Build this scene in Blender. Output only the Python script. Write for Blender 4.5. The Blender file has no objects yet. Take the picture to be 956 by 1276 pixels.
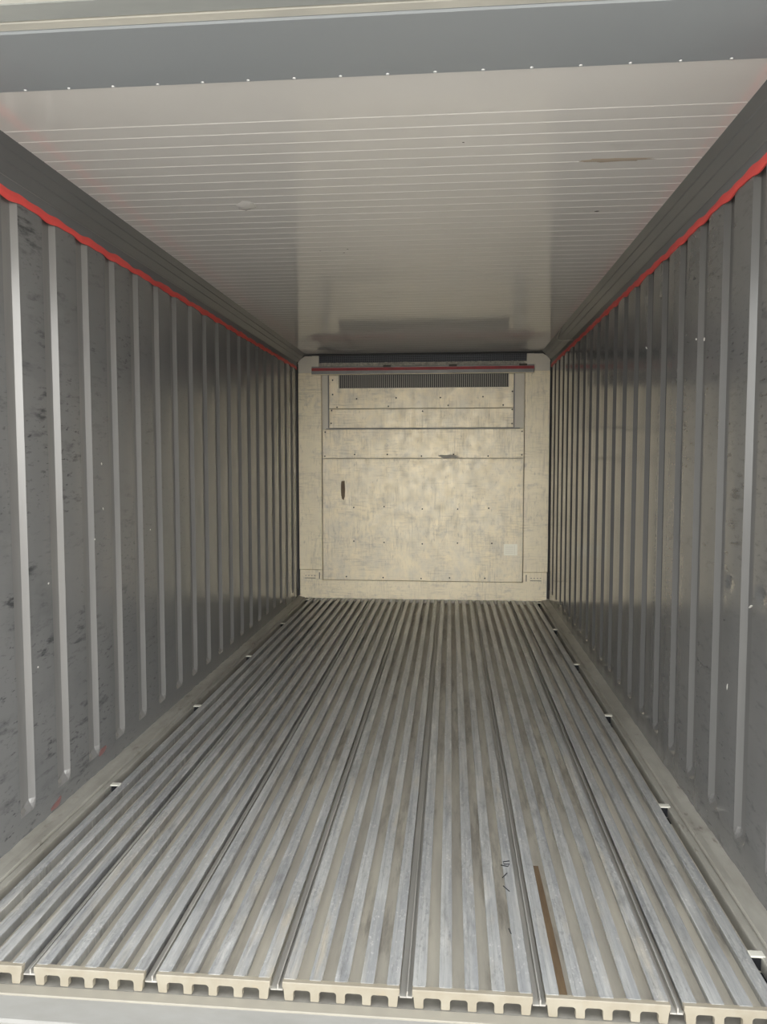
import bpy, bmesh, math, random
from mathutils import Matrix, Vector
random.seed(7)
S = bpy.context.scene
C = bpy.context.collection
W, L, H, INS = 2.29, 5.20, 2.235, 0.084      # inner width, length, ceiling height, cove inset

# ------------------------------------------------------------------ camera
cam_d = bpy.data.cameras.new('camera'); cam = bpy.data.objects.new('camera', cam_d); C.objects.link(cam)
yaw, pitch, roll = -0.0880, -0.0663, 0.0006
fw = Vector((math.sin(yaw)*math.cos(pitch), math.cos(yaw)*math.cos(pitch), math.sin(pitch)))
rt = Vector((math.cos(yaw), -math.sin(yaw), 0)); up = rt.cross(fw)
c_, s_ = math.cos(roll), math.sin(roll)
r2 = c_*rt - s_*up; u2 = s_*rt + c_*up
M3 = Matrix((r2, u2, -fw)).transposed().to_4x4()
cam.matrix_world = Matrix.Translation((1.4079, -1.7496, 1.2635)) @ M3
cam_d.sensor_fit = 'VERTICAL'; cam_d.sensor_height = 36; cam_d.lens = 952.0/1276*36
cam_d.clip_start = 0.02; cam_d.clip_end = 500
S.camera = cam

# ------------------------------------------------------------------ light
wd = bpy.data.worlds.new('sky'); S.world = wd; wd.use_nodes = True
nt = wd.node_tree; nt.nodes.clear()
sky = nt.nodes.new('ShaderNodeTexSky'); sky.sky_type = 'NISHITA'
sky.sun_disc = False; sky.sun_elevation = math.radians(48); sky.sun_rotation = math.radians(60)
sky.air_density = 1.2; sky.dust_density = 6.0; sky.ozone_density = 1.0
bg = nt.nodes.new('ShaderNodeBackground'); bg.inputs['Strength'].default_value = 0.40
hs = nt.nodes.new('ShaderNodeHueSaturation'); hs.inputs['Saturation'].default_value = 0.30
out = nt.nodes.new('ShaderNodeOutputWorld')
nt.links.new(sky.outputs[0], hs.inputs['Color']); hz = nt.nodes.new('ShaderNodeMix'); hz.data_type = 'RGBA'; hz.inputs[0].default_value = 0.8      # bright even cloud over the blue
tc = nt.nodes.new('ShaderNodeTexCoord'); sz = nt.nodes.new('ShaderNodeSeparateXYZ'); gr_ = nt.nodes.new('ShaderNodeValToRGB')   # bright towards the horizon, duller overhead
nt.links.new(tc.outputs['Generated'], sz.inputs[0]); nt.links.new(sz.outputs[2], gr_.inputs[0])
gr_.color_ramp.interpolation = 'EASE'
gr_.color_ramp.elements[0].color = (1.0, 1.0, 0.98, 1); gr_.color_ramp.elements[0].position = 0.12
gr_.color_ramp.elements[1].color = (0.36, 0.37, 0.385, 1); gr_.color_ramp.elements[1].position = 0.75
gm = nt.nodes.new('ShaderNodeVectorMath'); gm.operation = 'SCALE'; gm.inputs['Scale'].default_value = 7.0
nt.links.new(gr_.outputs[0], gm.inputs[0]); nt.links.new(gm.outputs[0], hz.inputs[7])
nt.links.new(hs.outputs[0], hz.inputs[6]); nt.links.new(hz.outputs[2], bg.inputs[0]); nt.links.new(bg.outputs[0], out.inputs[0])
sd = bpy.data.lights.new('sun', 'SUN'); sd.energy = 3.0; sd.angle = math.radians(1.0); sd.color = (1.0, 0.94, 0.84)
sun = bpy.data.objects.new('sun', sd); C.objects.link(sun); sun.location = (8, 3, 10)
sun.rotation_euler = Vector((0.80, 0.30, 0.95)).to_track_quat('Z', 'Y').to_euler()

S.view_settings.view_transform = 'Standard'; S.view_settings.look = 'None'
S.view_settings.gamma = 1; S.view_settings.use_curve_mapping = False
S.view_settings.exposure = 1.42

# ------------------------------------------------------------------ materials
def mat(name, base, rough=0.5, metal=0.0, var=None, vscale=(1, 1, 1), var2=None, rvar=0.0, bump=0.0, bscale=(60, 60, 60),
        scuff=None, bands=None, spec=0.5, coat=0.0):
    """base colour; var = second colour mixed by soft noise; scuff = list of dicts for thresholded marks."""
    m = bpy.data.materials.new(name); m.use_nodes = True
    t = m.node_tree; N = t.nodes; Lk = t.links.new
    b = N['Principled BSDF']; b.inputs['Roughness'].default_value = rough; b.inputs['Metallic'].default_value = metal
    b.inputs['Specular IOR Level'].default_value = spec; b.inputs['Coat Weight'].default_value = coat
    geo = N.new('ShaderNodeNewGeometry')
    def mapped(scale, rot=(0, 0, 0)):
        mp = N.new('ShaderNodeMapping'); mp.inputs['Scale'].default_value = scale; mp.inputs['Rotation'].default_value = rot; mp.inputs['Location'].default_value = (3.37, 11.61, 7.43)
        Lk(geo.outputs['Position'], mp.inputs['Vector']); return mp.outputs[0]
    def noise(scale, rot=(0, 0, 0), detail=4.0, rough_=0.6):
        n = N.new('ShaderNodeTexNoise'); n.inputs['Scale'].default_value = 1.0
        n.inputs['Detail'].default_value = detail; n.inputs['Roughness'].default_value = rough_
        Lk(mapped(scale, rot), n.inputs['Vector']); return n.outputs['Fac']
    def ramp(fac, a, c, lo=0.0, hi=1.0):
        r = N.new('ShaderNodeMapRange'); r.inputs['From Min'].default_value = a; r.inputs['From Max'].default_value = c
        r.inputs['To Min'].default_value = lo; r.inputs['To Max'].default_value = hi; Lk(fac, r.inputs['Value']); return r.outputs[0]
    def mix(fac, A, B):
        x = N.new('ShaderNodeMix'); x.data_type = 'RGBA'
        for i, v in ((6, A), (7, B)):
            if isinstance(v, tuple): x.inputs[i].default_value = (*v, 1)
            else: Lk(v, x.inputs[i])
        if isinstance(fac, float): x.inputs[0].default_value = fac
        else: Lk(fac, x.inputs[0])
        return x.outputs[2]
    col = base
    if var: col = mix(ramp(noise(vscale), 0.34, 0.66), col, var)
    if var2:
        c2, sc2, a2, b2 = var2
        col = mix(ramp(noise(sc2), a2, b2), col, c2)
    rough_out = None
    for s in (scuff or []):
        f = ramp(noise(s['scale'], s.get('rot', (0, 0, 0)), s.get('detail', 5.0), 0.65), s['a'], s['b'])
        g = ramp(noise(s.get('patch', (1.3, 1.3, 1.3))), 0.42, 0.6)
        mu = N.new('ShaderNodeMath'); mu.operation = 'MULTIPLY'; Lk(f, mu.inputs[0]); Lk(g, mu.inputs[1]); f = mu.outputs[0]
        if 'yr' in s:       # wear concentrated along the container's length / height
            sp = N.new('ShaderNodeSeparateXYZ'); Lk(geo.outputs['Position'], sp.inputs[0])
            g = ramp(sp.outputs[s.get('axis', 1)], s['yr'][0], s['yr'][1])
            mu = N.new('ShaderNodeMath'); mu.operation = 'MULTIPLY'; Lk(f, mu.inputs[0]); Lk(g, mu.inputs[1]); f = mu.outputs[0]
        mu = N.new('ShaderNodeMath'); mu.operation = 'MULTIPLY'; mu.inputs[1].default_value = s.get('k', 0.8); Lk(f, mu.inputs[0]); f = mu.outputs[0]
        col = mix(f, col, s['col'])
    if isinstance(col, tuple): b.inputs['Base Color'].default_value = (*col, 1)
    else: Lk(col, b.inputs['Base Color'])
    if rvar:
        Lk(ramp(noise(tuple(v*1.7 for v in vscale)), 0.3, 0.7, max(rough-rvar, 0.03), rough+rvar), b.inputs['Roughness'])
    if bump:
        bp = N.new('ShaderNodeBump'); bp.inputs['Strength'].default_value = bump; bp.inputs['Distance'].default_value = 0.01
        Lk(noise(bscale, detail=3.0), bp.inputs['Height']); Lk(bp.outputs[0], b.inputs['Normal'])
    return m

M = {}
wall_scuffs = lambda sgn, k: [
    dict(scale=(6, 8, 34), rot=(0.35*sgn, 0, 0), a=0.54, b=0.66, col=(0.035, 0.037, 0.04), k=k, yr=(2.2, 0.6), patch=(2, 3, 3)),
    dict(scale=(20, 26, 80), rot=(0.3*sgn, 0, 0), a=0.58, b=0.67, col=(0.03, 0.032, 0.035), k=k, yr=(2.6, 0.8), patch=(2, 2, 2)),
    dict(scale=(3, 3.5, 9), rot=(0.25*sgn, 0, 0), a=0.50, b=0.80, col=(0.085, 0.088, 0.09), k=0.7, yr=(2.8, 0.4), patch=(1.5, 1.5, 1.5))]
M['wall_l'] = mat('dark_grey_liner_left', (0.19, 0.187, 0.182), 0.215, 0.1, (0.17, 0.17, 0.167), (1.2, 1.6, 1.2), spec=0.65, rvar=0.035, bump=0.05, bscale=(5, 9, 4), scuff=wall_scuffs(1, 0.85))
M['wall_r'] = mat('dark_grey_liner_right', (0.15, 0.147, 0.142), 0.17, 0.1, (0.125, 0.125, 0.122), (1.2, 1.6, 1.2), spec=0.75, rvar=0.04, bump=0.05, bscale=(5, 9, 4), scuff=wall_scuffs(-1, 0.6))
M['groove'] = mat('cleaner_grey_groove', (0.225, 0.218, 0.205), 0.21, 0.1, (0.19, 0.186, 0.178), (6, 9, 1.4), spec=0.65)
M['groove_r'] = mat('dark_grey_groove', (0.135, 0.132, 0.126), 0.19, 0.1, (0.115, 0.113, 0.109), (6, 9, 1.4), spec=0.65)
M['cove'] = mat('grey_cove', (0.175, 0.177, 0.177), 0.36, 0.1, (0.155, 0.157, 0.158), (2, 1.2, 3), rvar=0.04, bump=0.03, bscale=(4, 3, 4))
M['ceil'] = mat('white_liner', (0.79, 0.77, 0.74), 0.10, 0.0, (0.74, 0.72, 0.69), (0.9, 0.9, 1), spec=0.95, rvar=0.02, bump=0.008, bscale=(6, 6, 6),
    scuff=[dict(scale=(30, 60, 1), a=0.72, b=0.76, col=(0.25, 0.22, 0.19), k=0.5, patch=(1.6, 1.6, 1)),
           dict(scale=(3, 16, 1), a=0.64, b=0.84, col=(0.40, 0.33, 0.27), k=0.3, patch=(1.9, 1.9, 1))])
M['header'] = mat('grey_header', (0.34, 0.365, 0.385), 0.37, 0.1, (0.33, 0.355, 0.375), (1.5, 3, 3))
M['frame'] = mat('cream_frame_paint', (0.62, 0.60, 0.53), 0.45, 0.0, (0.52, 0.51, 0.46), (4, 9, 4))
M['frame_grey'] = mat('pale_grey_frame', (0.50, 0.52, 0.50), 0.4, 0.2, (0.43, 0.45, 0.44), (3, 12, 3))
M['lip'] = mat('white_lip', (0.8, 0.8, 0.74), 0.4)
dirty = lambda k: [
    dict(scale=(7, 7, 80), a=0.48, b=0.70, col=(0.33, 0.285, 0.21), k=k, patch=(3, 3, 5)),
    dict(scale=(85, 85, 7), a=0.48, b=0.72, col=(0.33, 0.29, 0.22), k=k, patch=(5, 5, 3)),
    dict(scale=(60, 60, 18), a=0.57, b=0.70, col=(0.19, 0.165, 0.125), k=k*0.9, patch=(6, 6, 6)),
    dict(scale=(90, 90, 12), a=0.52, b=0.68, col=(0.98, 0.90, 0.70), k=k*0.7, patch=(4, 4, 4)),
    dict(scale=(14, 14, 16), a=0.52, b=0.75, col=(0.42, 0.39, 0.34), k=0.6, patch=(3, 3, 3))]
M['alu'] = mat('weathered_aluminium', (0.98, 0.85, 0.61), 0.44, 0.35, (0.80, 0.72, 0.56), (9, 9, 7), rvar=0.06, bump=0.03, bscale=(9, 9, 9), scuff=dirty(0.48))
M['alu_side'] = mat('bright_aluminium_column', (0.99, 0.87, 0.63), 0.45, 0.32, (0.92, 0.81, 0.60), (5, 5, 7), rvar=0.05, scuff=dirty(0.45))
M['alu_plain'] = mat('plain_aluminium_sheet', (0.76, 0.70, 0.58), 0.5, 0.3, (0.68, 0.63, 0.53), (3, 3, 5))
M['louver'] = mat('louver_slat_metal', (0.34, 0.32, 0.28), 0.5, 0.5)
M['angle'] = mat('grey_angle', (0.30, 0.29, 0.27), 0.45, 0.4, (0.24, 0.23, 0.22), (6, 6, 6))
M['grille'] = mat('dark_grille', (0.20, 0.205, 0.22), 0.5, 0.4)
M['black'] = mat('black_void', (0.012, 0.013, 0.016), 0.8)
M['seal'] = mat('dark_sealant', (0.045, 0.042, 0.04), 0.6)
M['redtape'] = mat('red_load_line', (0.86, 0.10, 0.085), 0.45, 0.0, (0.74, 0.08, 0.075), (4, 6, 4))
M['redband'] = mat('faded_red_band', (0.50, 0.055, 0.06), 0.5, 0.0, (0.34, 0.05, 0.05), (12, 4, 4))
M['screw'] = mat('dark_screw', (0.07, 0.065, 0.055), 0.5, 0.6)
M['rivet'] = mat('bright_rivet', (0.75, 0.76, 0.76), 0.3, 0.6)
frough = dict(metal=0.55, rvar=0.10)
rail_sc = [dict(scale=(150, 45, 1), a=0.50, b=0.66, col=(0.17, 0.17, 0.165), k=0.55, patch=(9, 4, 1)),
           dict(scale=(120, 60, 1), a=0.56, b=0.70, col=(0.85, 0.83, 0.78), k=0.6, patch=(8, 5, 1)),
           dict(scale=(55, 5, 1), a=0.52, b=0.72, col=(0.80, 0.79, 0.75), k=0.5, patch=(5, 3, 1)),
           dict(scale=(40, 9, 1), a=0.48, b=0.68, col=(0.20, 0.198, 0.19), k=0.65, patch=(5, 1.8, 1)),
           dict(scale=(24, 2.6, 1), a=0.50, b=0.68, col=(0.58, 0.51, 0.38), k=0.6, patch=(4, 2.5, 1), yr=(2.4, 0.4))]
M['rail'] = mat('worn_floor_rail', (0.50, 0.50, 0.475), 0.42, 0.30, (0.33, 0.335, 0.335), (60, 2.6, 3), rvar=0.10, bump=0.12, bscale=(160, 8, 30), scuff=rail_sc)
M['slot'] = mat('dusty_floor_channel', (0.78, 0.73, 0.61), 0.6, 0.1, (0.58, 0.54, 0.46), (14, 1.6, 3), rvar=0.1,
    scuff=[dict(scale=(30, 4, 1), a=0.46, b=0.66, col=(0.22, 0.19, 0.15), k=0.65, patch=(6, 1.8, 1))])
M['under'] = mat('shadowed_subfloor', (0.22, 0.21, 0.18), 0.7, 0, (0.16, 0.15, 0.13), (20, 20, 5))  # base colour darkened to paint in shade behind the end cap openings
M['joint'] = mat('dusty_joint', (0.50, 0.48, 0.43), 0.5, 0.2, (0.36, 0.345, 0.31), (40, 2, 3))
M['cap'] = mat('worn_cream_end_cap', (0.29, 0.262, 0.205), 0.45, 0.0, (0.25, 0.22, 0.165), (18, 18, 18), rvar=0.06,
    scuff=[dict(scale=(30, 30, 50), a=0.60, b=0.72, col=(0.33, 0.25, 0.15), k=0.5, patch=(6, 6, 6))])
M['edge'] = mat('dirty_floor_edge_strip', (0.40, 0.385, 0.335), 0.5, 0.2, (0.29, 0.275, 0.235), (12, 3, 4), rvar=0.08,
    scuff=[dict(scale=(30, 11, 10), a=0.58, b=0.70, col=(0.12, 0.095, 0.075), k=0.7, patch=(5, 3, 3))])
M['clip'] = mat('bright_clip', (0.78, 0.76, 0.66), 0.4, 0.2)
M['sill'] = mat('dusty_cream_sill', (0.29, 0.27, 0.22), 0.6, 0.0, (0.27, 0.25, 0.205), (9, 16, 9),
    scuff=[dict(scale=(16, 24, 8), a=0.58, b=0.74, col=(0.33, 0.29, 0.22), k=0.55, patch=(4, 4, 4))])
M['sill2'] = mat('grey_outer_sill', (0.255, 0.25, 0.23), 0.6, 0.0, (0.225, 0.22, 0.20), (7, 20, 7))
M['shell'] = mat('white_container_paint', (0.62, 0.63, 0.62), 0.5)
M['ground'] = mat('pale_concrete', (0.26, 0.252, 0.235), 0.85, 0.0, (0.23, 0.222, 0.208), (0.8, 0.8, 0.8))
M['paper'] = mat('pale_sticker_paper', (0.95, 0.90, 0.74), 0.42, 0.35)
M['paper_print'] = mat('faded_sticker_print', (0.82, 0.76, 0.61), 0.42, 0.35)
M['tape_brown'] = mat('brown_tape_residue', (0.27, 0.20, 0.12), 0.65, 0, (0.20, 0.145, 0.09), (30, 30, 12))
M['rust'] = mat('rusty_brown_stain', (0.33, 0.225, 0.125), 0.7, 0, (0.22, 0.15, 0.09), (30, 5, 5))
M['smudge'] = mat('dark_grease', (0.42, 0.38, 0.31), 0.5)
M['smear'] = mat('tan_smear', (0.52, 0.44, 0.35), 0.15)
M['nickm'] = mat('pale_bare_nick', (0.50, 0.48, 0.44), 0.4)
M['cable'] = mat('pale_grey_cable', (0.42, 0.41, 0.39), 0.5)
M['foam'] = mat('pale_foam_strip', (0.60, 0.56, 0.47), 0.8, 0, (0.35, 0.32, 0.27), (50, 50, 50))
M['foam2'] = mat('reddish_primer_mark', (0.19, 0.095, 0.088), 0.7)

# ------------------------------------------------------------------ mesh helpers
def link(name, me, m=None, parent=None, loc=None):
    o = bpy.data.objects.new(name, me); C.objects.link(o)
    if m is not None and me is not None and len(me.materials) == 0: me.materials.append(m)
    if parent: o.parent = parent
    if loc: o.location = loc
    return o
def fin(bm, name, m, parent=None, bevel=0, smooth=False, loc=None):
    if bevel: bmesh.ops.bevel(bm, geom=list(bm.edges), offset=bevel, segments=1, affect='EDGES', clamp_overlap=True)
    bmesh.ops.recalc_face_normals(bm, faces=bm.faces)
    me = bpy.data.meshes.new(name); bm.to_mesh(me); bm.free()
    if smooth:
        for p in me.polygons: p.use_smooth = True
    return link(name, me, m, parent, loc)
def bx(bm, x0, x1, y0, y1, z0, z1):
    v = [bm.verts.new(p) for p in ((x0,y0,z0),(x1,y0,z0),(x1,y1,z0),(x0,y1,z0),(x0,y0,z1),(x1,y0,z1),(x1,y1,z1),(x0,y1,z1))]
    for f in ((0,3,2,1),(4,5,6,7),(0,1,5,4),(1,2,6,5),(2,3,7,6),(3,0,4,7)): bm.faces.new([v[i] for i in f])
def box(name, m, dims, parent=None, bevel=0, loc=None):
    bm = bmesh.new(); bx(bm, *dims); return fin(bm, name, m, parent, bevel, loc=loc)
def boxes(name, m, lst, parent=None, bevel=0):
    bm = bmesh.new()
    for d in lst: bx(bm, *d)
    return fin(bm, name, m, parent, bevel)
def extrude_xz(bm, pts, y0, y1):     # polygon in x,z extruded along y
    a = [bm.verts.new((x, y0, z)) for x, z in pts]; b = [bm.verts.new((x, y1, z)) for x, z in pts]
    n = len(pts); bm.faces.new(a); bm.faces.new(b[::-1])
    for i in range(n): bm.faces.new((a[i], b[i], b[(i+1) % n], a[(i+1) % n]))
def extrude_yz(bm, pts, x0, x1):
    a = [bm.verts.new((x0, y, z)) for y, z in pts]; b = [bm.verts.new((x1, y, z)) for y, z in pts]
    n = len(pts); bm.faces.new(a); bm.faces.new(b[::-1])
    for i in range(n): bm.faces.new((a[i], b[i], b[(i+1) % n], a[(i+1) % n]))
def disc(bm, c, r, h, axis='y', n=10, dome=True):
    rings = [(r, 0), (r*0.8, h*0.7), (r*0.35, h)] if dome else [(r, 0), (r, h)]
    prev = None
    for rr, hh in rings:
        ring = []
        for k in range(n):
            a = 2*math.pi*k/n; p, q = rr*math.cos(a), rr*math.sin(a)
            off = {'y': (p, -hh, q), '-z': (p, q, -hh), 'z': (p, q, hh)}[axis]
            ring.append(bm.verts.new((c[0]+off[0], c[1]+off[1], c[2]+off[2])))
        if prev:
            for k in range(n): bm.faces.new((prev[k], prev[(k+1) % n], ring[(k+1) % n], ring[k]))
        prev = ring
    bm.faces.new(prev)
def tube(name, pts, r, m, parent=None, n=8):
    cu = bpy.data.curves.new(name, 'CURVE'); cu.dimensions = '3D'; cu.bevel_depth = r; cu.bevel_resolution = 2
    sp = cu.splines.new('NURBS'); sp.points.add(len(pts)-1); sp.order_u = 3; sp.use_endpoint_u = True
    for i, p in enumerate(pts): sp.points[i].co = (*p, 1)
    o = bpy.data.objects.new('tmp', cu); C.objects.link(o)
    dg = bpy.context.evaluated_depsgraph_get(); me = bpy.data.meshes.new_from_object(o.evaluated_get(dg)); bpy.data.objects.remove(o)
    me.materials.clear(); me.name = name
    for p in me.polygons: p.use_smooth = True
    return link(name, me, m, parent)
def struct(o, label=None, cat=None):
    o['kind'] = 'structure'
    if label: o['label'] = label
    if cat: o['category'] = cat
    return o
def thing(o, label, cat, group=None):
    o['label'] = label; o['category'] = cat
    if group: o['group'] = group
    return o
def empty(name, loc=(0, 0, 0)):
    o = bpy.data.objects.new(name, None); C.objects.link(o); o.location = loc; return o

# ------------------------------------------------------------------ ground outside and container shell
struct(box('ground', M['ground'], (-40, 42, -50, 40, -0.40, -0.22)), 'pale concrete ground outside the open end of the container', 'ground')

# ------------------------------------------------------------------ walls: one liner bay per groove
PITCH, GD, G0, G1 = 0.240, 0.0165, 0.095, 2.105
def bay_mesh(name, sx, m, seed, gtop, gbot, dents=()):
    """one bay of the liner. Local frame: y 0..PITCH, z 0..2.17; face at x=0, room towards +sx. groove centred at y=0.195"""
    rr = random.Random(seed)
    yc, hw, fl = 0.183, 0.046, 0.017
    ys = [0, .03, .06, .09, .12, yc-hw-.0015, yc-hw, yc-hw+fl*.5, yc-hw+fl, yc, yc+hw-fl, yc+hw-fl*.5, yc+hw, yc+hw+.0015, PITCH]
    if dents: ys = sorted(set(ys + [i*0.01 for i in range(24)]))
    zs = [0.0, 0.03, 0.06] + [gbot-.02, gbot, gbot+.01, gbot+.02, gbot+.035, gbot+.05, gbot+.08] + [0.25+0.13*i for i in range(14)] + [gtop-.05, gtop-.03, gtop-.015, gtop, gtop+.004, 2.16]
    if dents:
        for (dy, dz, r, dd) in dents: zs += [dz + i*0.01 for i in range(-8, 9)]
    zs = sorted(set(round(z, 4) for z in zs))
    ph = rr.uniform(0, 6); amp = rr.uniform(.0002, .0008)
    def depth(y, z):
        # rounded rectangle signed distance
        cy, cz, hy, hz, r = yc, (gtop+gbot)/2, hw, (gtop-gbot)/2, 0.035
        qy, qz = abs(y-cy)-hy+r, abs(z-cz)-hz+r
        sd = math.hypot(max(qy, 0), max(qz, 0)) + min(max(qy, qz), 0) - r
        d = GD*min(max(-sd/fl, 0), 1)
        d += amp*math.sin(z*2.6+ph)*math.sin(math.pi*min(y/.13, 1)) - 0.0009*math.sin(math.pi*min(max(y/(yc-hw), 0), 1))
        for (dy, dz, r_, dd) in dents:
            q = ((y-dy)/r_)**2 + ((z-dz)/(r_*0.75))**2
            d += dd*math.exp(-q)
        return d
    vs, fs = [], []
    for z in zs:
        for y in ys: vs.append((-sx*depth(y, z), y, z))
    n = len(ys)
    for j in range(len(zs)-1):
        for i in range(n-1):
            f = (j*n+i, j*n+i+1, (j+1)*n+i+1, (j+1)*n+i)
            fs.append(f if sx > 0 else f[::-1])
    me = bpy.data.meshes.new(name); me.from_pydata(vs, [], fs); me.update()
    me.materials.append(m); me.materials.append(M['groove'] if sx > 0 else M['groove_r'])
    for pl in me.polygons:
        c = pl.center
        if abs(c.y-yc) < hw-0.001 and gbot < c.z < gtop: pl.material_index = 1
    return me
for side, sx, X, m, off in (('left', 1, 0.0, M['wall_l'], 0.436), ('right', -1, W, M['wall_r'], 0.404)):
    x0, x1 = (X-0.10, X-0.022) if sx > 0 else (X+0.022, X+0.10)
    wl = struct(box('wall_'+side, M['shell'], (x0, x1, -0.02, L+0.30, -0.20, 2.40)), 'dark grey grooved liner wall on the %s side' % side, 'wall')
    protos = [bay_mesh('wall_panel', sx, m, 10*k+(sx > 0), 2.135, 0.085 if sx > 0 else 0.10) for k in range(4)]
    y = off - 0.229 + 0.0 - PITCH*1.0     # far edge of a groove sits at y + 0.229
    k = 0
    while y < L:
        me = protos[k % 4]
        if sx < 0 and k == 2: me = bay_mesh('wall_panel', sx, m, 91, 2.135, 0.10, dents=((0.075, 0.875, 0.03, 0.006),))
        if sx < 0 and k == 3: me = bay_mesh('wall_panel', sx, m, 92, 2.135, 0.10, dents=((0.085, 0.875, 0.028, 0.006),))
        o = link('wall_panel', me, None, wl, (X, y, 0.0))
        if y + PITCH > L + 0.02:
            o.scale.y = (L + 0.02 - y)/PITCH
        y += PITCH; k += 1
    # reinforcing post of the door frame
    p = box('trim_%d' % (1 if sx > 0 else 2), M['frame'], (X-0.14, X-0.0, -0.16, -0.02, -0.2, 2.40) if sx > 0 else (X, X+0.14, -0.16, -0.02, -0.2, 2.40), bevel=0.006)
    struct(p, 'cream painted door post on the %s of the opening' % side, 'door post')

# ------------------------------------------------------------------ cove trims along both top corners
for i, (side, sx, X) in enumerate((('left', 1, 0.0), ('right', -1, W))):
    prof = [(0.0, 2.118), (0.0035, 2.121), (0.0035, 2.160), (0.009, 2.166), (0.034, 2.187), (0.036, 2.192), (0.058, 2.211), (0.060, 2.216), (INS, H-0.001), (INS, H+0.02), (-0.02, H+0.02), (-0.02, 2.118)]
    bm = bmesh.new()
    extrude_xz(bm, [(X+sx*a, b) for a, b in prof], -0.02, L-0.002)
    o = fin(bm, 'trim_%d' % (3+i), M['cove'])
    struct(o, 'dark grey sloping cove along the %s top corner under the white ceiling' % side, 'cove trim')
    box('seam', M['angle'], (X+sx*0.0036-0.0015, X+sx*0.0036+0.0015, 0.0, L-0.01, 2.160, 2.163), o)

# ------------------------------------------------------------------ load lines (red), slightly wavy, one strip per side
for side, sx, X, z0 in (('left', 1, 0.0, 2.112), ('right', -1, W, 2.112)):
    bm = bmesh.new(); pa = pb = None
    n = 260
    for k in range(n+1):
        y = 0.0 + (L-0.02)*k/n
        ph = ((y - (0.436 if sx > 0 else 0.404)) / PITCH) * 2*math.pi
        wob = 0.0024*math.sin(ph) + 0.002*math.sin(ph*2+1) + 0.0015*math.sin(y*3.1)
        hw = 0.0135 + 0.002*math.sin(y*23) + 0.0015*math.sin(y*9.7+1)
        if sx < 0: hw -= 0.001*math.sin(ph)
        cur = [bm.verts.new((X+sx*0.0042, y, z0+wob-hw)), bm.verts.new((X+sx*0.0060, y, z0+wob)), bm.verts.new((X+sx*0.0042, y, z0+wob+hw)), bm.verts.new((X-sx*0.001, y, z0+wob+hw)), bm.verts.new((X-sx*0.001, y, z0+wob-hw))]
        if pa:
            for j in range(5): bm.faces.new((pa[j], cur[j], cur[(j+1) % 5], pa[(j+1) % 5]))
        else: bm.faces.new(cur)
        pa = cur
    bm.faces.new(pa[::-1])
    o = fin(bm, 'load_line_tape', M['redtape'])
    thing(o, 'wavy red load line running along the top of the %s wall' % side, 'red line')

# ------------------------------------------------------------------ ceiling of ribbed strips
ceil = struct(box('ceiling', M['shell'], (-0.10, W+0.10, -0.02, L+0.30, H+0.012, H+0.16)), 'white ribbed ceiling of narrow crosswise strips', 'ceiling')
RP, R0 = 0.0758, 0.4675
def strip_mesh(w, chamf=0.0042, dep=0.0035):
    bm = bmesh.new()
    a, b = INS-0.004, W-INS+0.004
    extrude_yz(bm, [(0.0015, H+0.012), (0.0015, H+dep), (0.0015+chamf, H), (w-0.0005, H), (w, H+0.0006), (w, H+0.012)], a, b)
    bmesh.ops.recalc_face_normals(bm, faces=bm.faces)
    me = bpy.data.meshes.new('ceiling_strip'); bm.to_mesh(me); bm.free(); me.materials.append(M['ceil']); return me
sm = strip_mesh(RP)
k = 0
while R0 + k*RP + RP <= L + 0.001:
    link('ceiling_strip', sm, None, ceil, (0, R0+k*RP, 0)); k += 1
lastw = L - (R0+k*RP)
if lastw > 0.01: link('ceiling_strip', strip_mesh(lastw), None, ceil, (0, R0+k*RP, 0))
link('front_panel', strip_mesh(R0-0.215), None, ceil, (0, 0.215, 0))
# puffed dent, tan smear and black specks on the ceiling
def patch(name, m, cx, cy, rx, ry, h, seed, label):
    rr = random.Random(seed); bm = bmesh.new(); n = 20; prev = None
    wob = [1+rr.uniform(-.22, .22) for _ in range(n)]
    for f, hh in ((1.0, -0.0005), (0.8, 0.35*h), (0.45, 0.85*h), (0.15, h)):
        ring = [bm.verts.new((cx+rx*f*wob[k]*math.cos(2*math.pi*k/n), cy+ry*f*wob[k]*math.sin(2*math.pi*k/n), H-0.0002-hh)) for k in range(n)]
        if prev:
            for k in range(n): bm.faces.new((prev[k], prev[(k+1) % n], ring[(k+1) % n], ring[k]))
        prev = ring
    bm.faces.new(prev)
    o = fin(bm, name, m, ceil, smooth=True); o['label'] = label
patch('repair_patch', M['ceil'], 0.625, 1.175, 0.042, 0.050, 0.006, 4, 'small puffed white repair patch')
patch('smear', M['smear'], 1.93, 0.845, 0.12, 0.018, 0.0008, 8, 'faint tan smear')
for x, y, q in ((0.905, 1.86, 0.006), (0.93, 1.80, 0.005), (0.80, 1.82, 0.004), (1.44, 0.665, 0.004), (1.97, 1.36, 0.010)):
    patch('speck', M['screw'], x, y, q, q*0.7, 0.0006, int(x*100), 'tiny dark speck')
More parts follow.
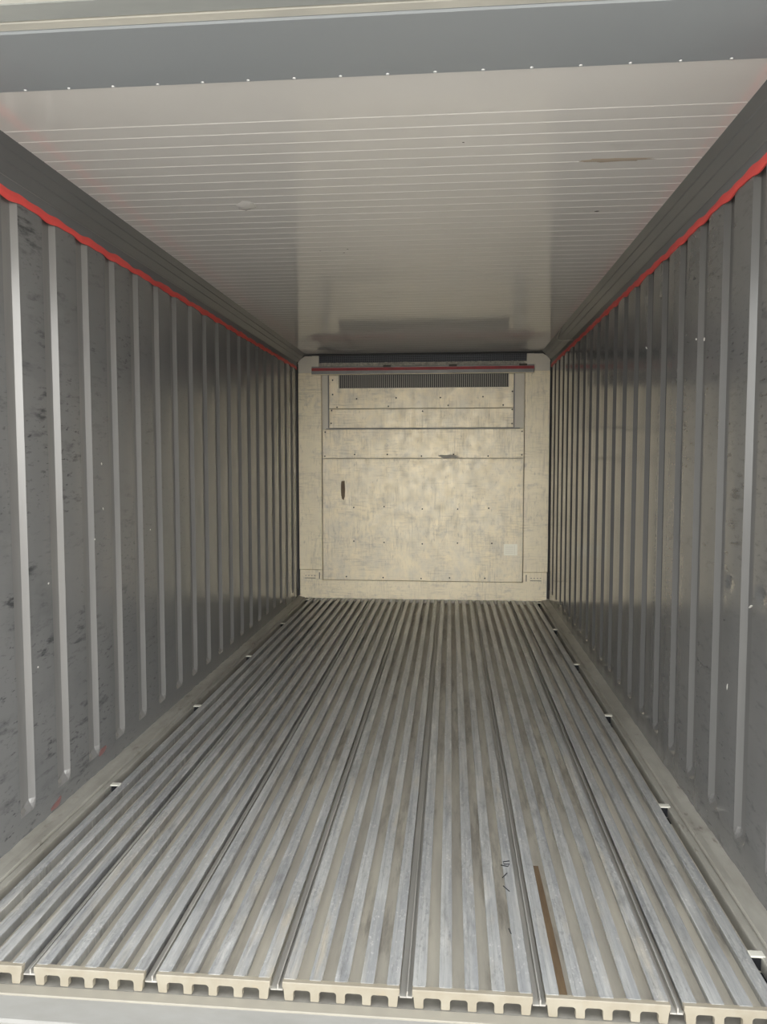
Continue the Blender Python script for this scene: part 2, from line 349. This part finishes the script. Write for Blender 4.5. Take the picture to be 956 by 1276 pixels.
# ------------------------------------------------------------------ door header above the camera
hd = struct(box('trim_5', M['header'], (0.0, W, -0.035, 0.231, H-0.006, H+0.05), bevel=0.004), 'smooth grey header strip across the top of the opening', 'header trim')
rm = None
for k in range(20):
    x = 0.06 + k*0.1185
    if x > W-0.03: break
    if rm is None:
        bm = bmesh.new(); disc(bm, (0, 0, 0), 0.0048, 0.003, '-z'); o = fin(bm, 'rivet', M['rivet'], hd, loc=(x, 0.221, H-0.006)); rm = o.data
    else: link('rivet', rm, None, hd, (x, 0.221, H-0.006))
bm = bmesh.new()
extrude_yz(bm, [(-0.036, H-0.002), (-0.066, H-0.002), (-0.066, H+0.10), (-0.036, H+0.10)], -0.0, W)
o = fin(bm, 'trim_6', M['frame'], bevel=0.002); struct(o, 'narrow cream ledge in front of the grey header', 'header trim')
box('seam', M['seal'], (0, W, -0.071, -0.066, H+0.004, H+0.09), o)
o = box('trim_7', M['frame_grey'], (0, W, -0.135, -0.071, H-0.002, H+0.10), bevel=0.003); struct(o, 'pale grey outer band of the door header', 'header trim')
o = box('trim_8', M['lip'], (-0.14, W+0.14, -0.20, -0.136, H-0.004, H+0.17), bevel=0.004); struct(o, 'off white outer lip of the container door frame at the top', 'header trim')

# ------------------------------------------------------------------ floor
fl = struct(box('floor', M['under'], (-0.02, W+0.02, 0.0, L+0.15, -0.16, -0.0475)), 'grey metal T-rail floor running to the far bulkhead', 'floor')
P0, PW, BP = 0.0405, 0.3165, 0.0633
def rail_mesh(w, y0, y1):
    bm = bmesh.new(); h = w/2
    pts = [(-h, -0.0045), (-h, -0.001), (-h+0.001, 0.0), (-0.006, 0.0), (-0.005, -0.0008), (-0.004, 0.0), (h-0.001, 0.0), (h, -0.001), (h, -0.0045), (0.005, -0.007), (0.005, -0.0405), (-0.005, -0.0405), (-0.005, -0.007)]
    extrude_xz(bm, pts, y0, y1)
    bx(bm, -h+0.002, h-0.002, y0-0.003, y0+0.003, 0.0, 0.0012)      # weld at the rail's end
    bmesh.ops.recalc_face_normals(bm, faces=bm.faces)
    me = bpy.data.meshes.new('rail'); bm.to_mesh(me); bm.free(); me.materials.append(M['rail'])
    return me
rms = [rail_mesh(w, 0.015, L-0.006) for w in (0.0325, 0.034, 0.0315)]
def panel_mesh(first, last):
    bm = bmesh.new()
    a = 0.0 if not first else -P0; b = PW if not last else PW+0.03
    bx(bm, a+0.0008, b-0.0008, 0.040, L+0.01, -0.047, -0.0405)
    bmesh.ops.recalc_face_normals(bm, faces=bm.faces)
    me = bpy.data.meshes.new('floor_panel'); bm.to_mesh(me); bm.free(); me.materials.append(M['slot']); return me
def cap_mesh():
    """castellated end cap: solid top band with five legs and four arched openings"""
    bm = bmesh.new()
    lo, hi = 0.0155, PW-0.0155
    pts = [(lo, -0.0005), (hi, -0.0005)]
    zb, zt = -0.046, -0.019
    legs = [0.0316+BP*k for k in range(5)]; lh = 0.0105
    low = []
    for k, c in enumerate(legs):
        r = c+lh if k < 4 else c+lh; l = c-lh
        if k == 0: l = c-lh
        low.append((l, r))
    # built as a strip of columns: upper outline (top) and lower outline (bottom) at shared x stations
    R = 0.008; st = []          # (x, z_bottom)
    def zlow(x):
        for k, (l, r) in enumerate(low):
            if l <= x <= r:
                e = min(x-l, r-x); return zb + (0.002 if e < 1e-6 else 0.0)
        for k in range(4):
            a, b = low[k][1], low[k+1][0]
            if a < x < b:
                e = min(x-a, b-x)
                return zt - (R - math.sqrt(max(R*R-(R-e)**2, 0)) if e < R else 0)
        return -0.019 - 0.0 if lo+0.002 < x < hi-0.002 else -0.012
    X_ = [lo, lo+0.003]
    for k, (l, r) in enumerate(low):
        if k > 0: X_ += [l-R, l-R*0.6, l-R*0.28, l-R*0.07, l-1e-5]
        X_ += [l, l+0.002, r-0.002, r]
        if k < 4: X_ += [r+1e-5, r+R*0.07, r+R*0.28, r+R*0.6, r+R]
    X_ += [hi-0.003, hi]
    X_ = sorted(set(x for x in X_ if lo <= x <= hi))
    cols = []
    for x in X_:
        z = zlow(x)
        cols.append([bm.verts.new(q) for q in ((x, 0.0015, -0.0005), (x, 0.0, -0.002), (x, 0.0, z), (x, 0.015, z), (x, 0.015, -0.0005))])
    for a, b in zip(cols, cols[1:]):
        for q in range(5): bm.faces.new((a[q], b[q], b[(q+1) % 5], a[(q+1) % 5]))
    bm.faces.new(cols[0]); bm.faces.new(cols[-1][::-1])
    bmesh.ops.recalc_face_normals(bm, faces=bm.faces)
    me = bpy.data.meshes.new('end_cap'); bm.to_mesh(me); bm.free(); me.materials.append(M['cap']); return me
cm = cap_mesh()
def joint_mesh():
    bm = bmesh.new()
    bx(bm, 0.0008, 0.0150, 0.006, L-0.002, -0.026, -0.0215); bx(bm, 0.0015, 0.0045, 0.006, L-0.002, -0.0215, -0.010)
    bx(bm, -0.015, 0.0, 0.006, L-0.002, -0.026, -0.0225)
    me = bpy.data.meshes.new('joint_lip'); bm.to_mesh(me); bm.free(); me.materials.append(M['joint']); return me
jm = joint_mesh()
mids = panel_mesh(False, False)
for p in range(7):
    me = panel_mesh(p == 0, p == 6) if p in (0, 6) else mids
    fp = link('floor_panel', me, None, fl, (P0+PW*p, 0, 0))
    for k in range(5):
        if (p == 0 and k == 0) or (p == 6 and k == 4): continue
        o = link('rail', rms[(p*3+k*2) % 3], None, fp, (0.0316+BP*k, 0, random.uniform(-0.0006, 0.0004)))
    link('end_cap', cm, None, fp, (0, 0, 0))
    if p > 0: link('joint_lip', jm, None, fp, (0, 0, 0))
    if p == 5:
        bm = bmesh.new(); vs = []; n = 24
        xs0, xs1 = 0.0480, 0.0790
        for i in range(n+1):
            y = 0.05 + 0.62*i/n; t = i/n
            a = xs0 + 0.006*(1-t)**0.7 + 0.001*math.sin(i*1.3); b = xs1 - 0.004*t**2 - 0.003
            vs.append((bm.verts.new((a, y, -0.0400)), bm.verts.new((b, y, -0.0400)), bm.verts.new((b, y, -0.0406)), bm.verts.new((a, y, -0.0406))))
        for i in range(n):
            for j in range(4): bm.faces.new((vs[i][j], vs[i+1][j], vs[i+1][(j+1) % 4], vs[i][(j+1) % 4]))
        bm.faces.new(vs[0]); bm.faces.new(vs[-1][::-1])
        o = fin(bm, 'rust_stain', M['rust'], fp); o['label'] = 'rusty brown stain lying in the channel'

# edge strips along both walls with a slightly ragged top line of sealant
for i, (side, sx, X, e) in enumerate((('left', 1, 0.0, 0.088), ('right', -1, W, 0.085))):
    bm = bmesh.new(); n = 150; rr = random.Random(i+3); prev = None
    for k in range(n+1):
        y = 0.002 + (L-0.006)*k/n
        j = rr.uniform(-0.0015, 0.0015) 
        prof = [(e, -0.045), (e, -0.003), (e-0.0015, 0.0005), (e-0.018, 0.0015), (e-0.020, -0.004), (e-0.026, -0.004), (e-0.029, 0.007), (0.035, 0.009), (0.010+j, 0.014+j), (-0.012, 0.018+j*2), (-0.012, -0.045)]
        cur = [bm.verts.new((X+sx*a, y, z)) for a, z in prof]
        if prev:
            for q in range(len(prof)): bm.faces.new((prev[q], cur[q], cur[(q+1) % len(prof)], prev[(q+1) % len(prof)]))
        else: bm.faces.new(cur)
        prev = cur
    bm.faces.new(prev[::-1])
    o = fin(bm, 'trim_%d' % (9+i), M['edge']); struct(o, 'dusty metal edge strip between the floor rails and the %s wall' % side, 'floor trim')

# drain clips lodged in the outer channels
ords = ['nearest', 'second', 'third', 'fourth', 'farthest']
def clip(x, y, w, label):
    t = empty('floor_clip', (x, y, 0.0))
    box('tab', M['clip'], (-w/2, w/2, -0.010, 0.014, -0.002, 0.0035), t, bevel=0.0008)
    box('opening', M['black'], (-w/2+0.003, w/2-0.003, -0.004, 0.010, -0.0385, -0.0025), t)['label'] = 'black filler painting the shade in the gap under the tab'  # solid black box, paints in the shade of the gap below the tab
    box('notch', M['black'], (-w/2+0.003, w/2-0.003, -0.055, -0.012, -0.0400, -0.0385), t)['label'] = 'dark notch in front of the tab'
    thing(t, label, 'clip', 'clips in the outer floor channels')
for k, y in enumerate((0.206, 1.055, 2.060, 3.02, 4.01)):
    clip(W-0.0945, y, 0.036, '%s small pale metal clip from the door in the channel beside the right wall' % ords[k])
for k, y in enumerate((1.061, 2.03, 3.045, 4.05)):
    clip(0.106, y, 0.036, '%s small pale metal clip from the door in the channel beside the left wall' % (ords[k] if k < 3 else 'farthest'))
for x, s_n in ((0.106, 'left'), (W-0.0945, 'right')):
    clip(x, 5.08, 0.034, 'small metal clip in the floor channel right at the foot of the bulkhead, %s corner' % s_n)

# threshold
o = box('sill_plate', M['sill'], (0.0, W, -0.034, -0.0005, -0.075, -0.0475), bevel=0.0015); o.name = 'trim_11'
struct(o, 'dusty cream sill plate below the castellated floor end', 'sill')
bm = bmesh.new(); extrude_yz(bm, [(-0.034, -0.052), (-0.100, -0.060), (-0.106, -0.066), (-0.106, -0.21), (-0.034, -0.21)], -0.14, W+0.14)
o = fin(bm, 'trim_12', M['sill2']); struct(o, 'grey outer threshold at the open end of the container', 'sill')

# ------------------------------------------------------------------ bulkhead
wb = struct(box('wall_back', M['alu_plain'], (-0.02, W+0.02, L+0.035, L+0.11, -0.16, H+0.012)), 'weathered bare aluminium bulkhead closing the far end', 'wall')
Y = L
for x0, x1 in ((0.012, 0.226), (2.062, W-0.008)):
    box('side_column', M['alu_side'], (x0, x1, Y-0.002, Y+0.034, 0.262, 2.066), wb, bevel=0.0025)
# recessed strips beside the narrow upper panels
for x0, x1 in ((0.240, 0.290), (1.968, 2.058)):
    box('recess_strip', M['alu_plain'], (x0, x1, Y+0.018, Y+0.034, 1.56, 2.07), wb, bevel=0.001)
for x in (0.289, 1.969):
    box('edge_bead', M['angle'], (x-0.004, x+0.004, Y+0.006, Y+0.020, 1.568, 2.045), wb)
bm = bmesh.new()
pts = [(0.018, 0.0), (2.272, 0.0), (2.272, 0.260), (2.062, 0.260), (2.062, 0.166), (0.226, 0.166), (0.226, 0.260), (0.018, 0.260)]
extrude_xz(bm, pts, Y-0.008, Y+0.030)
base = fin(bm, 'base_plate', M['alu_side'], wb)
for x0, x1, z0, z1 in ((0.196, 0.203, 0.178, 0.238), (2.088, 2.095, 0.178, 0.238)):
    box('slot', M['black'], (x0, x1, Y-0.0095, Y-0.0075, z0, z1), base)
for sx0 in (0.062, 2.125):
    box('slot', M['screw'], (sx0, sx0+0.10, Y-0.0095, Y-0.0075, 0.182, 0.187), base)
    for q in range(4): box('slot', M['screw'], (sx0+0.004+q*0.028, sx0+0.016+q*0.028, Y-0.0090, Y-0.0075, 0.205, 0.209), base)
# dark vertical joints in both corners, horizontal joint below the ceiling
boxes('corner_joint', M['seal'], [(0.0, 0.012, Y-0.004, Y+0.030, 0.02, 2.15)], wb)
boxes('corner_joint', M['seal'], [(W-0.009, W, Y-0.004, Y+0.030, 0.02, 2.15)], wb)
bm = bmesh.new()
extrude_xz(bm, [(0.0, 2.150), (0.004, 2.150), (0.020, 2.186), (0.075, 2.219), (W-0.075, 2.219), (W-0.020, 2.186), (W-0.004, 2.150), (W, 2.150), (W, H), (0.0, H)], Y-0.016, Y+0.030)
fin(bm, 'corner_joint', M['seal'], wb)
box('header_plate', M['alu_plain'], (0.004, W-0.004, Y+0.012, Y+0.034, 2.064, 2.226), wb)
box('header_plate', M['alu_plain'], (0.142, 0.205, Y-0.004, Y+0.012, 2.118, 2.224), wb)
box('header_plate', M['alu_plain'], (2.075, 2.138, Y-0.004, Y+0.012, 2.118, 2.224), wb)

def screws(parent, pts, yy, r=0.007):
    me = None
    for x, z in pts:
        if me is None:
            bm = bmesh.new(); disc(bm, (0, 0, 0), r, 0.003, 'y', 8); o = fin(bm, 'screw', M['screw'], parent, loc=(x, yy, z)); me = o.data
        else: link('screw', me, None, parent, (x, yy, z))
def plate(x0, x1, z0, z1, y0, label, pts, m=None):
    t = box('cover_panel', m or M['alu'], (x0, x1, y0, Y+0.034, z0, z1), bevel=0.002)
    thing(t, label, 'panel'); screws(t, pts, y0); return t
p1 = plate(0.236, 2.056, 0.169, 1.286, Y+0.001, 'largest square aluminium panel filling the lower part of the bulkhead', [(0.45, 0.20), (0.79, 0.195), (1.14, 0.19), (1.40, 0.20), (1.72, 0.2), (0.52, 0.53), (0.80, 0.52), (1.15, 0.51), (1.47, 0.52), (0.52, 0.84), (0.80, 0.85), (1.15, 0.83), (1.47, 0.83), (1.75, 0.84), (1.78, 0.52)])
p2 = plate(0.236, 2.056, 1.292, 1.553, Y-0.003, 'wide horizontal aluminium panel directly above the large square one', [(0.255, 1.31), (0.53, 1.325), (0.83, 1.325), (1.14, 1.31), (1.43, 1.325), (1.74, 1.31), (2.04, 1.32), (0.26, 1.53), (2.04, 1.53)])
p3 = plate(0.298, 1.962, 1.566, 1.736, Y-0.001, 'narrower shallow aluminium panel between the wide panel and the louvred panel', [(0.315, 1.61), (0.32, 1.725), (1.95, 1.60), (1.95, 1.725), (1.15, 1.715)])
box('ledge', M['angle'], (0.27, 2.02, Y-0.012, Y+0.01, 1.556, 1.563), p3)
p4 = plate(0.298, 1.962, 1.742, 2.045, Y-0.002, 'uppermost aluminium panel with a row of thin louvre slats', [(0.33, 1.87), (0.37, 1.755), (0.55, 1.83), (0.84, 1.76), (0.91, 1.835), (1.31, 1.835), (1.38, 1.765), (1.69, 1.84), (1.87, 1.765), (1.95, 1.885), (0.33, 2.00)])
box('louver_back', M['seal'], (0.388, 1.916, Y-0.0035, Y-0.002, 1.926, 2.045), p4)
bm = bmesh.new(); x = 0.392
while x < 1.912:
    bx(bm, x, x+0.0085, Y-0.010, Y-0.003, 1.924, 2.045); x += 0.0185
o = fin(bm, 'louver_slats', M['louver'], p4); o['kind'] = 'stuff'

# stained smudge near the middle seam is in the material; red banded deflector angle
ang = empty('deflector_rail', (1.14, Y-0.01, 2.05))
def rel(d): return (d[0]-1.14, d[1]-1.14, d[2]-(Y-0.01), d[3]-(Y-0.01), d[4]-2.05, d[5]-2.05)
box('rail_body', M['angle'], rel((0.142, 2.138, Y-0.030, Y+0.010, 2.050, 2.120)), ang, bevel=0.003)
box('red_band', M['redband'], rel((0.143, 2.137, Y-0.032, Y-0.028, 2.081, 2.107)), ang)['label'] = 'faded red band'
box('lower_lip', M['alu_side'], rel((0.142, 2.138, Y-0.034, Y-0.010, 2.046, 2.051)), ang)
for x in (0.83, 1.42, 2.04): box('bracket', M['screw'], rel((x-0.035, x+0.035, Y-0.034, Y-0.028, 2.109, 2.126)), ang)
thing(ang, 'grey rail with a faded red band across the bulkhead below the top grille', 'rail')

gr = empty('air_grille', (1.14, Y+0.005, 2.15))
def rel(d): return (d[0]-1.14, d[1]-1.14, d[2]-(Y+0.005), d[3]-(Y+0.005), d[4]-2.15, d[5]-2.15)
box('grille_back', M['black'], rel((0.206, 2.074, Y+0.006, Y+0.012, 2.155, 2.224)), gr)
bm = bmesh.new(); x = 0.210
while x < 2.072: bx(bm, *rel((x, x+0.0030, Y-0.004, Y-0.001, 2.155, 2.222))); x += 0.0125
for q in range(6): bx(bm, *rel((0.206, 2.074, Y-0.0045, Y-0.001, 2.156+q*0.0125, 2.1588+q*0.0125)))
o = fin(bm, 'grille_mesh', M['grille'], gr); o['kind'] = 'stuff'
bm = bmesh.new(); x = 0.21; rr = random.Random(5); top = []
pts = []
while x < 2.07: pts.append((x-1.14, 0.0 + rr.uniform(-0.004, 0.008))); x += 0.02
poly = [(-0.934, -0.03), (0.934, -0.03)] + pts[::-1]
extrude_xz(bm, poly, -0.010, -0.004)
fin(bm, 'foam_strip', M['foam'], gr)['label'] = 'ragged pale foam strip'
thing(gr, 'long dark square-mesh air grille just below the ceiling on the bulkhead', 'grille')

# sticker and tape remnant
st = box('notice_sticker', M['paper'], (1.888, 2.010, Y-0.0012, Y+0.0005, 0.412, 0.515))
thing(st, 'small pale rectangular sticker low on the right of the bulkhead', 'sticker')
for z in (0.492, 0.480, 0.462, 0.444, 0.430): box('print_line', M['paper_print'], (1.900, 1.975, Y-0.0016, Y-0.0011, z, z+0.004), st)
box('print_line', M['paper_print'], (1.983, 1.987, Y-0.0016, Y-0.0011, 0.42, 0.505), st)
bm = bmesh.new()
pts = [(0.408, 1.082), (0.437, 1.086), (0.441, 1.0), (0.438, 0.94), (0.428, 0.908), (0.413, 0.918), (0.405, 0.95), (0.402, 1.0), (0.403, 1.05)]
extrude_xz(bm, pts, Y-0.0012, Y+0.0005)
thing(fin(bm, 'tape_remnant', M['tape_brown']), 'brown vertical strip of old tape left of centre on the bulkhead', 'tape')

# thin cable loop hanging from the right cove near the bulkhead
pts = [(2.196, 3.95, 2.222), (2.206, 4.12, 2.214), (2.214, 4.28, 2.200), (2.240, 4.22, 2.180), (2.262, 4.12, 2.166), (2.268, 3.98, 2.150), (2.276, 3.90, 2.135)]
thing(tube('cable_loop', [(x-0.004, y, z-0.004) for x, y, z in pts], 0.0045, M['cable']), 'thin pale cable loop stuck to the right cove near the bulkhead', 'cable')

# dark greasy smudge on the seam of the wide panel, short black pen strokes on a floor rail
bm = bmesh.new(); rr = random.Random(2)
extrude_xz(bm, [(1.385+0.085*math.cos(a)*(1+rr.uniform(-.2, .2)), 1.306+0.016*math.sin(a)*(1+rr.uniform(-.3, .5))) for a in [i*math.pi/9 for i in range(18)]], Y-0.0038, Y-0.0028)
fin(bm, 'grease_smudge', M['smudge'], p2)['label'] = 'dark greasy smudge on the lower edge'
def stroke(pts, w=0.0022):
    bm = bmesh.new(); pr = None
    for i, (x, y) in enumerate(pts):
        a = Vector(pts[max(i-1, 0)]); b = Vector(pts[min(i+1, len(pts)-1)]); d = (b-a).normalized(); nx, ny = -d.y*w/2, d.x*w/2*2
        cur = [bm.verts.new(q) for q in ((x+nx, y+ny, 0.0010), (x-nx, y-ny, 0.0010), (x-nx, y-ny, 0.0), (x+nx, y+ny, 0.0))]
        if pr:
            for q in range(4): bm.faces.new((pr[q], cur[q], cur[(q+1) % 4], pr[(q+1) % 4]))
        else: bm.faces.new(cur)
        pr = cur
    bm.faces.new(pr[::-1]); return fin(bm, 'pen_mark', M['black'], fl)
stroke([(1.5991, 0.6172), (1.5785, 0.6105), (1.58, 0.5961), (1.5976, 0.5977), (1.5915, 0.5828), (1.5697, 0.5904)])
stroke([(1.5698, 0.5162), (1.5863, 0.5449)])
stroke([(1.5692, 0.472), (1.586, 0.4436)])
stroke([(1.5703, 0.2635), (1.5749, 0.2392)])

# small marks on the side walls: faint red smears near the floor, pale nicks and scratches
walls = {0: bpy.data.objects['wall_left'], 1: bpy.data.objects['wall_right']}
def nick(side, y, z, ry, rz, m, name, ang=0.0, seed=1):
    X = 0.0 if side == 0 else W; sx = 1 if side == 0 else -1
    rr = random.Random(seed); bm = bmesh.new(); n = 10; A, B = [], []
    for k in range(n):
        t = 2*math.pi*k/n; q = 1+rr.uniform(-.3, .3); a, b = ry*q*math.cos(t), rz*q*math.sin(t)
        yy, zz = y+a*math.cos(ang)-b*math.sin(ang), z+a*math.sin(ang)+b*math.cos(ang)
        A.append(bm.verts.new((X+sx*0.0022, yy, zz))); B.append(bm.verts.new((X-sx*0.0005, yy, zz)))
    bm.faces.new(A); bm.faces.new(B[::-1])
    for k in range(n): bm.faces.new((A[k], B[k], B[(k+1) % n], A[(k+1) % n]))
    return fin(bm, name, m, walls[side])
for i, (y, z, ry, rz, a) in enumerate([(0.798, 0.836, 0.005, 0.004, 0.5), (1.157, 0.955, 0.005, 0.004, 0.5), (1.23, 1.254, 0.005, 0.008, 0.5), (1.234, 1.072, 0.005, 0.008, 0.5), (0.714, 0.561, 0.005, 0.004, 0.5), (1.718, 0.943, 0.005, 0.004, 0.5)]): nick(0, y, z, ry*.7, rz*.7, M['nickm'], 'nick', a, i)
for i, (y, z, ry, rz, a) in enumerate([(0.562, 0.836, 0.014, 0.0035, -0.5), (1.137, 1.703, 0.006, 0.004, 0.3), (1.048, 1.689, 0.003, 0.006, 0.1), (1.85, 1.775, 0.012, 0.004, 0.5), (0.729, 0.546, 0.004, 0.012, 0.2)]): nick(1, y, z, ry*.8, rz*.8, M['nickm'], 'nick', a, i+20)
for i, (y, z) in enumerate([(0.808, 0.035), (1.18, 0.089)]): nick(0, y, z, 0.035, 0.012, M['foam2'], 'red_smear', 0.25, i+40)['label'] = 'faint red smear just above the floor'
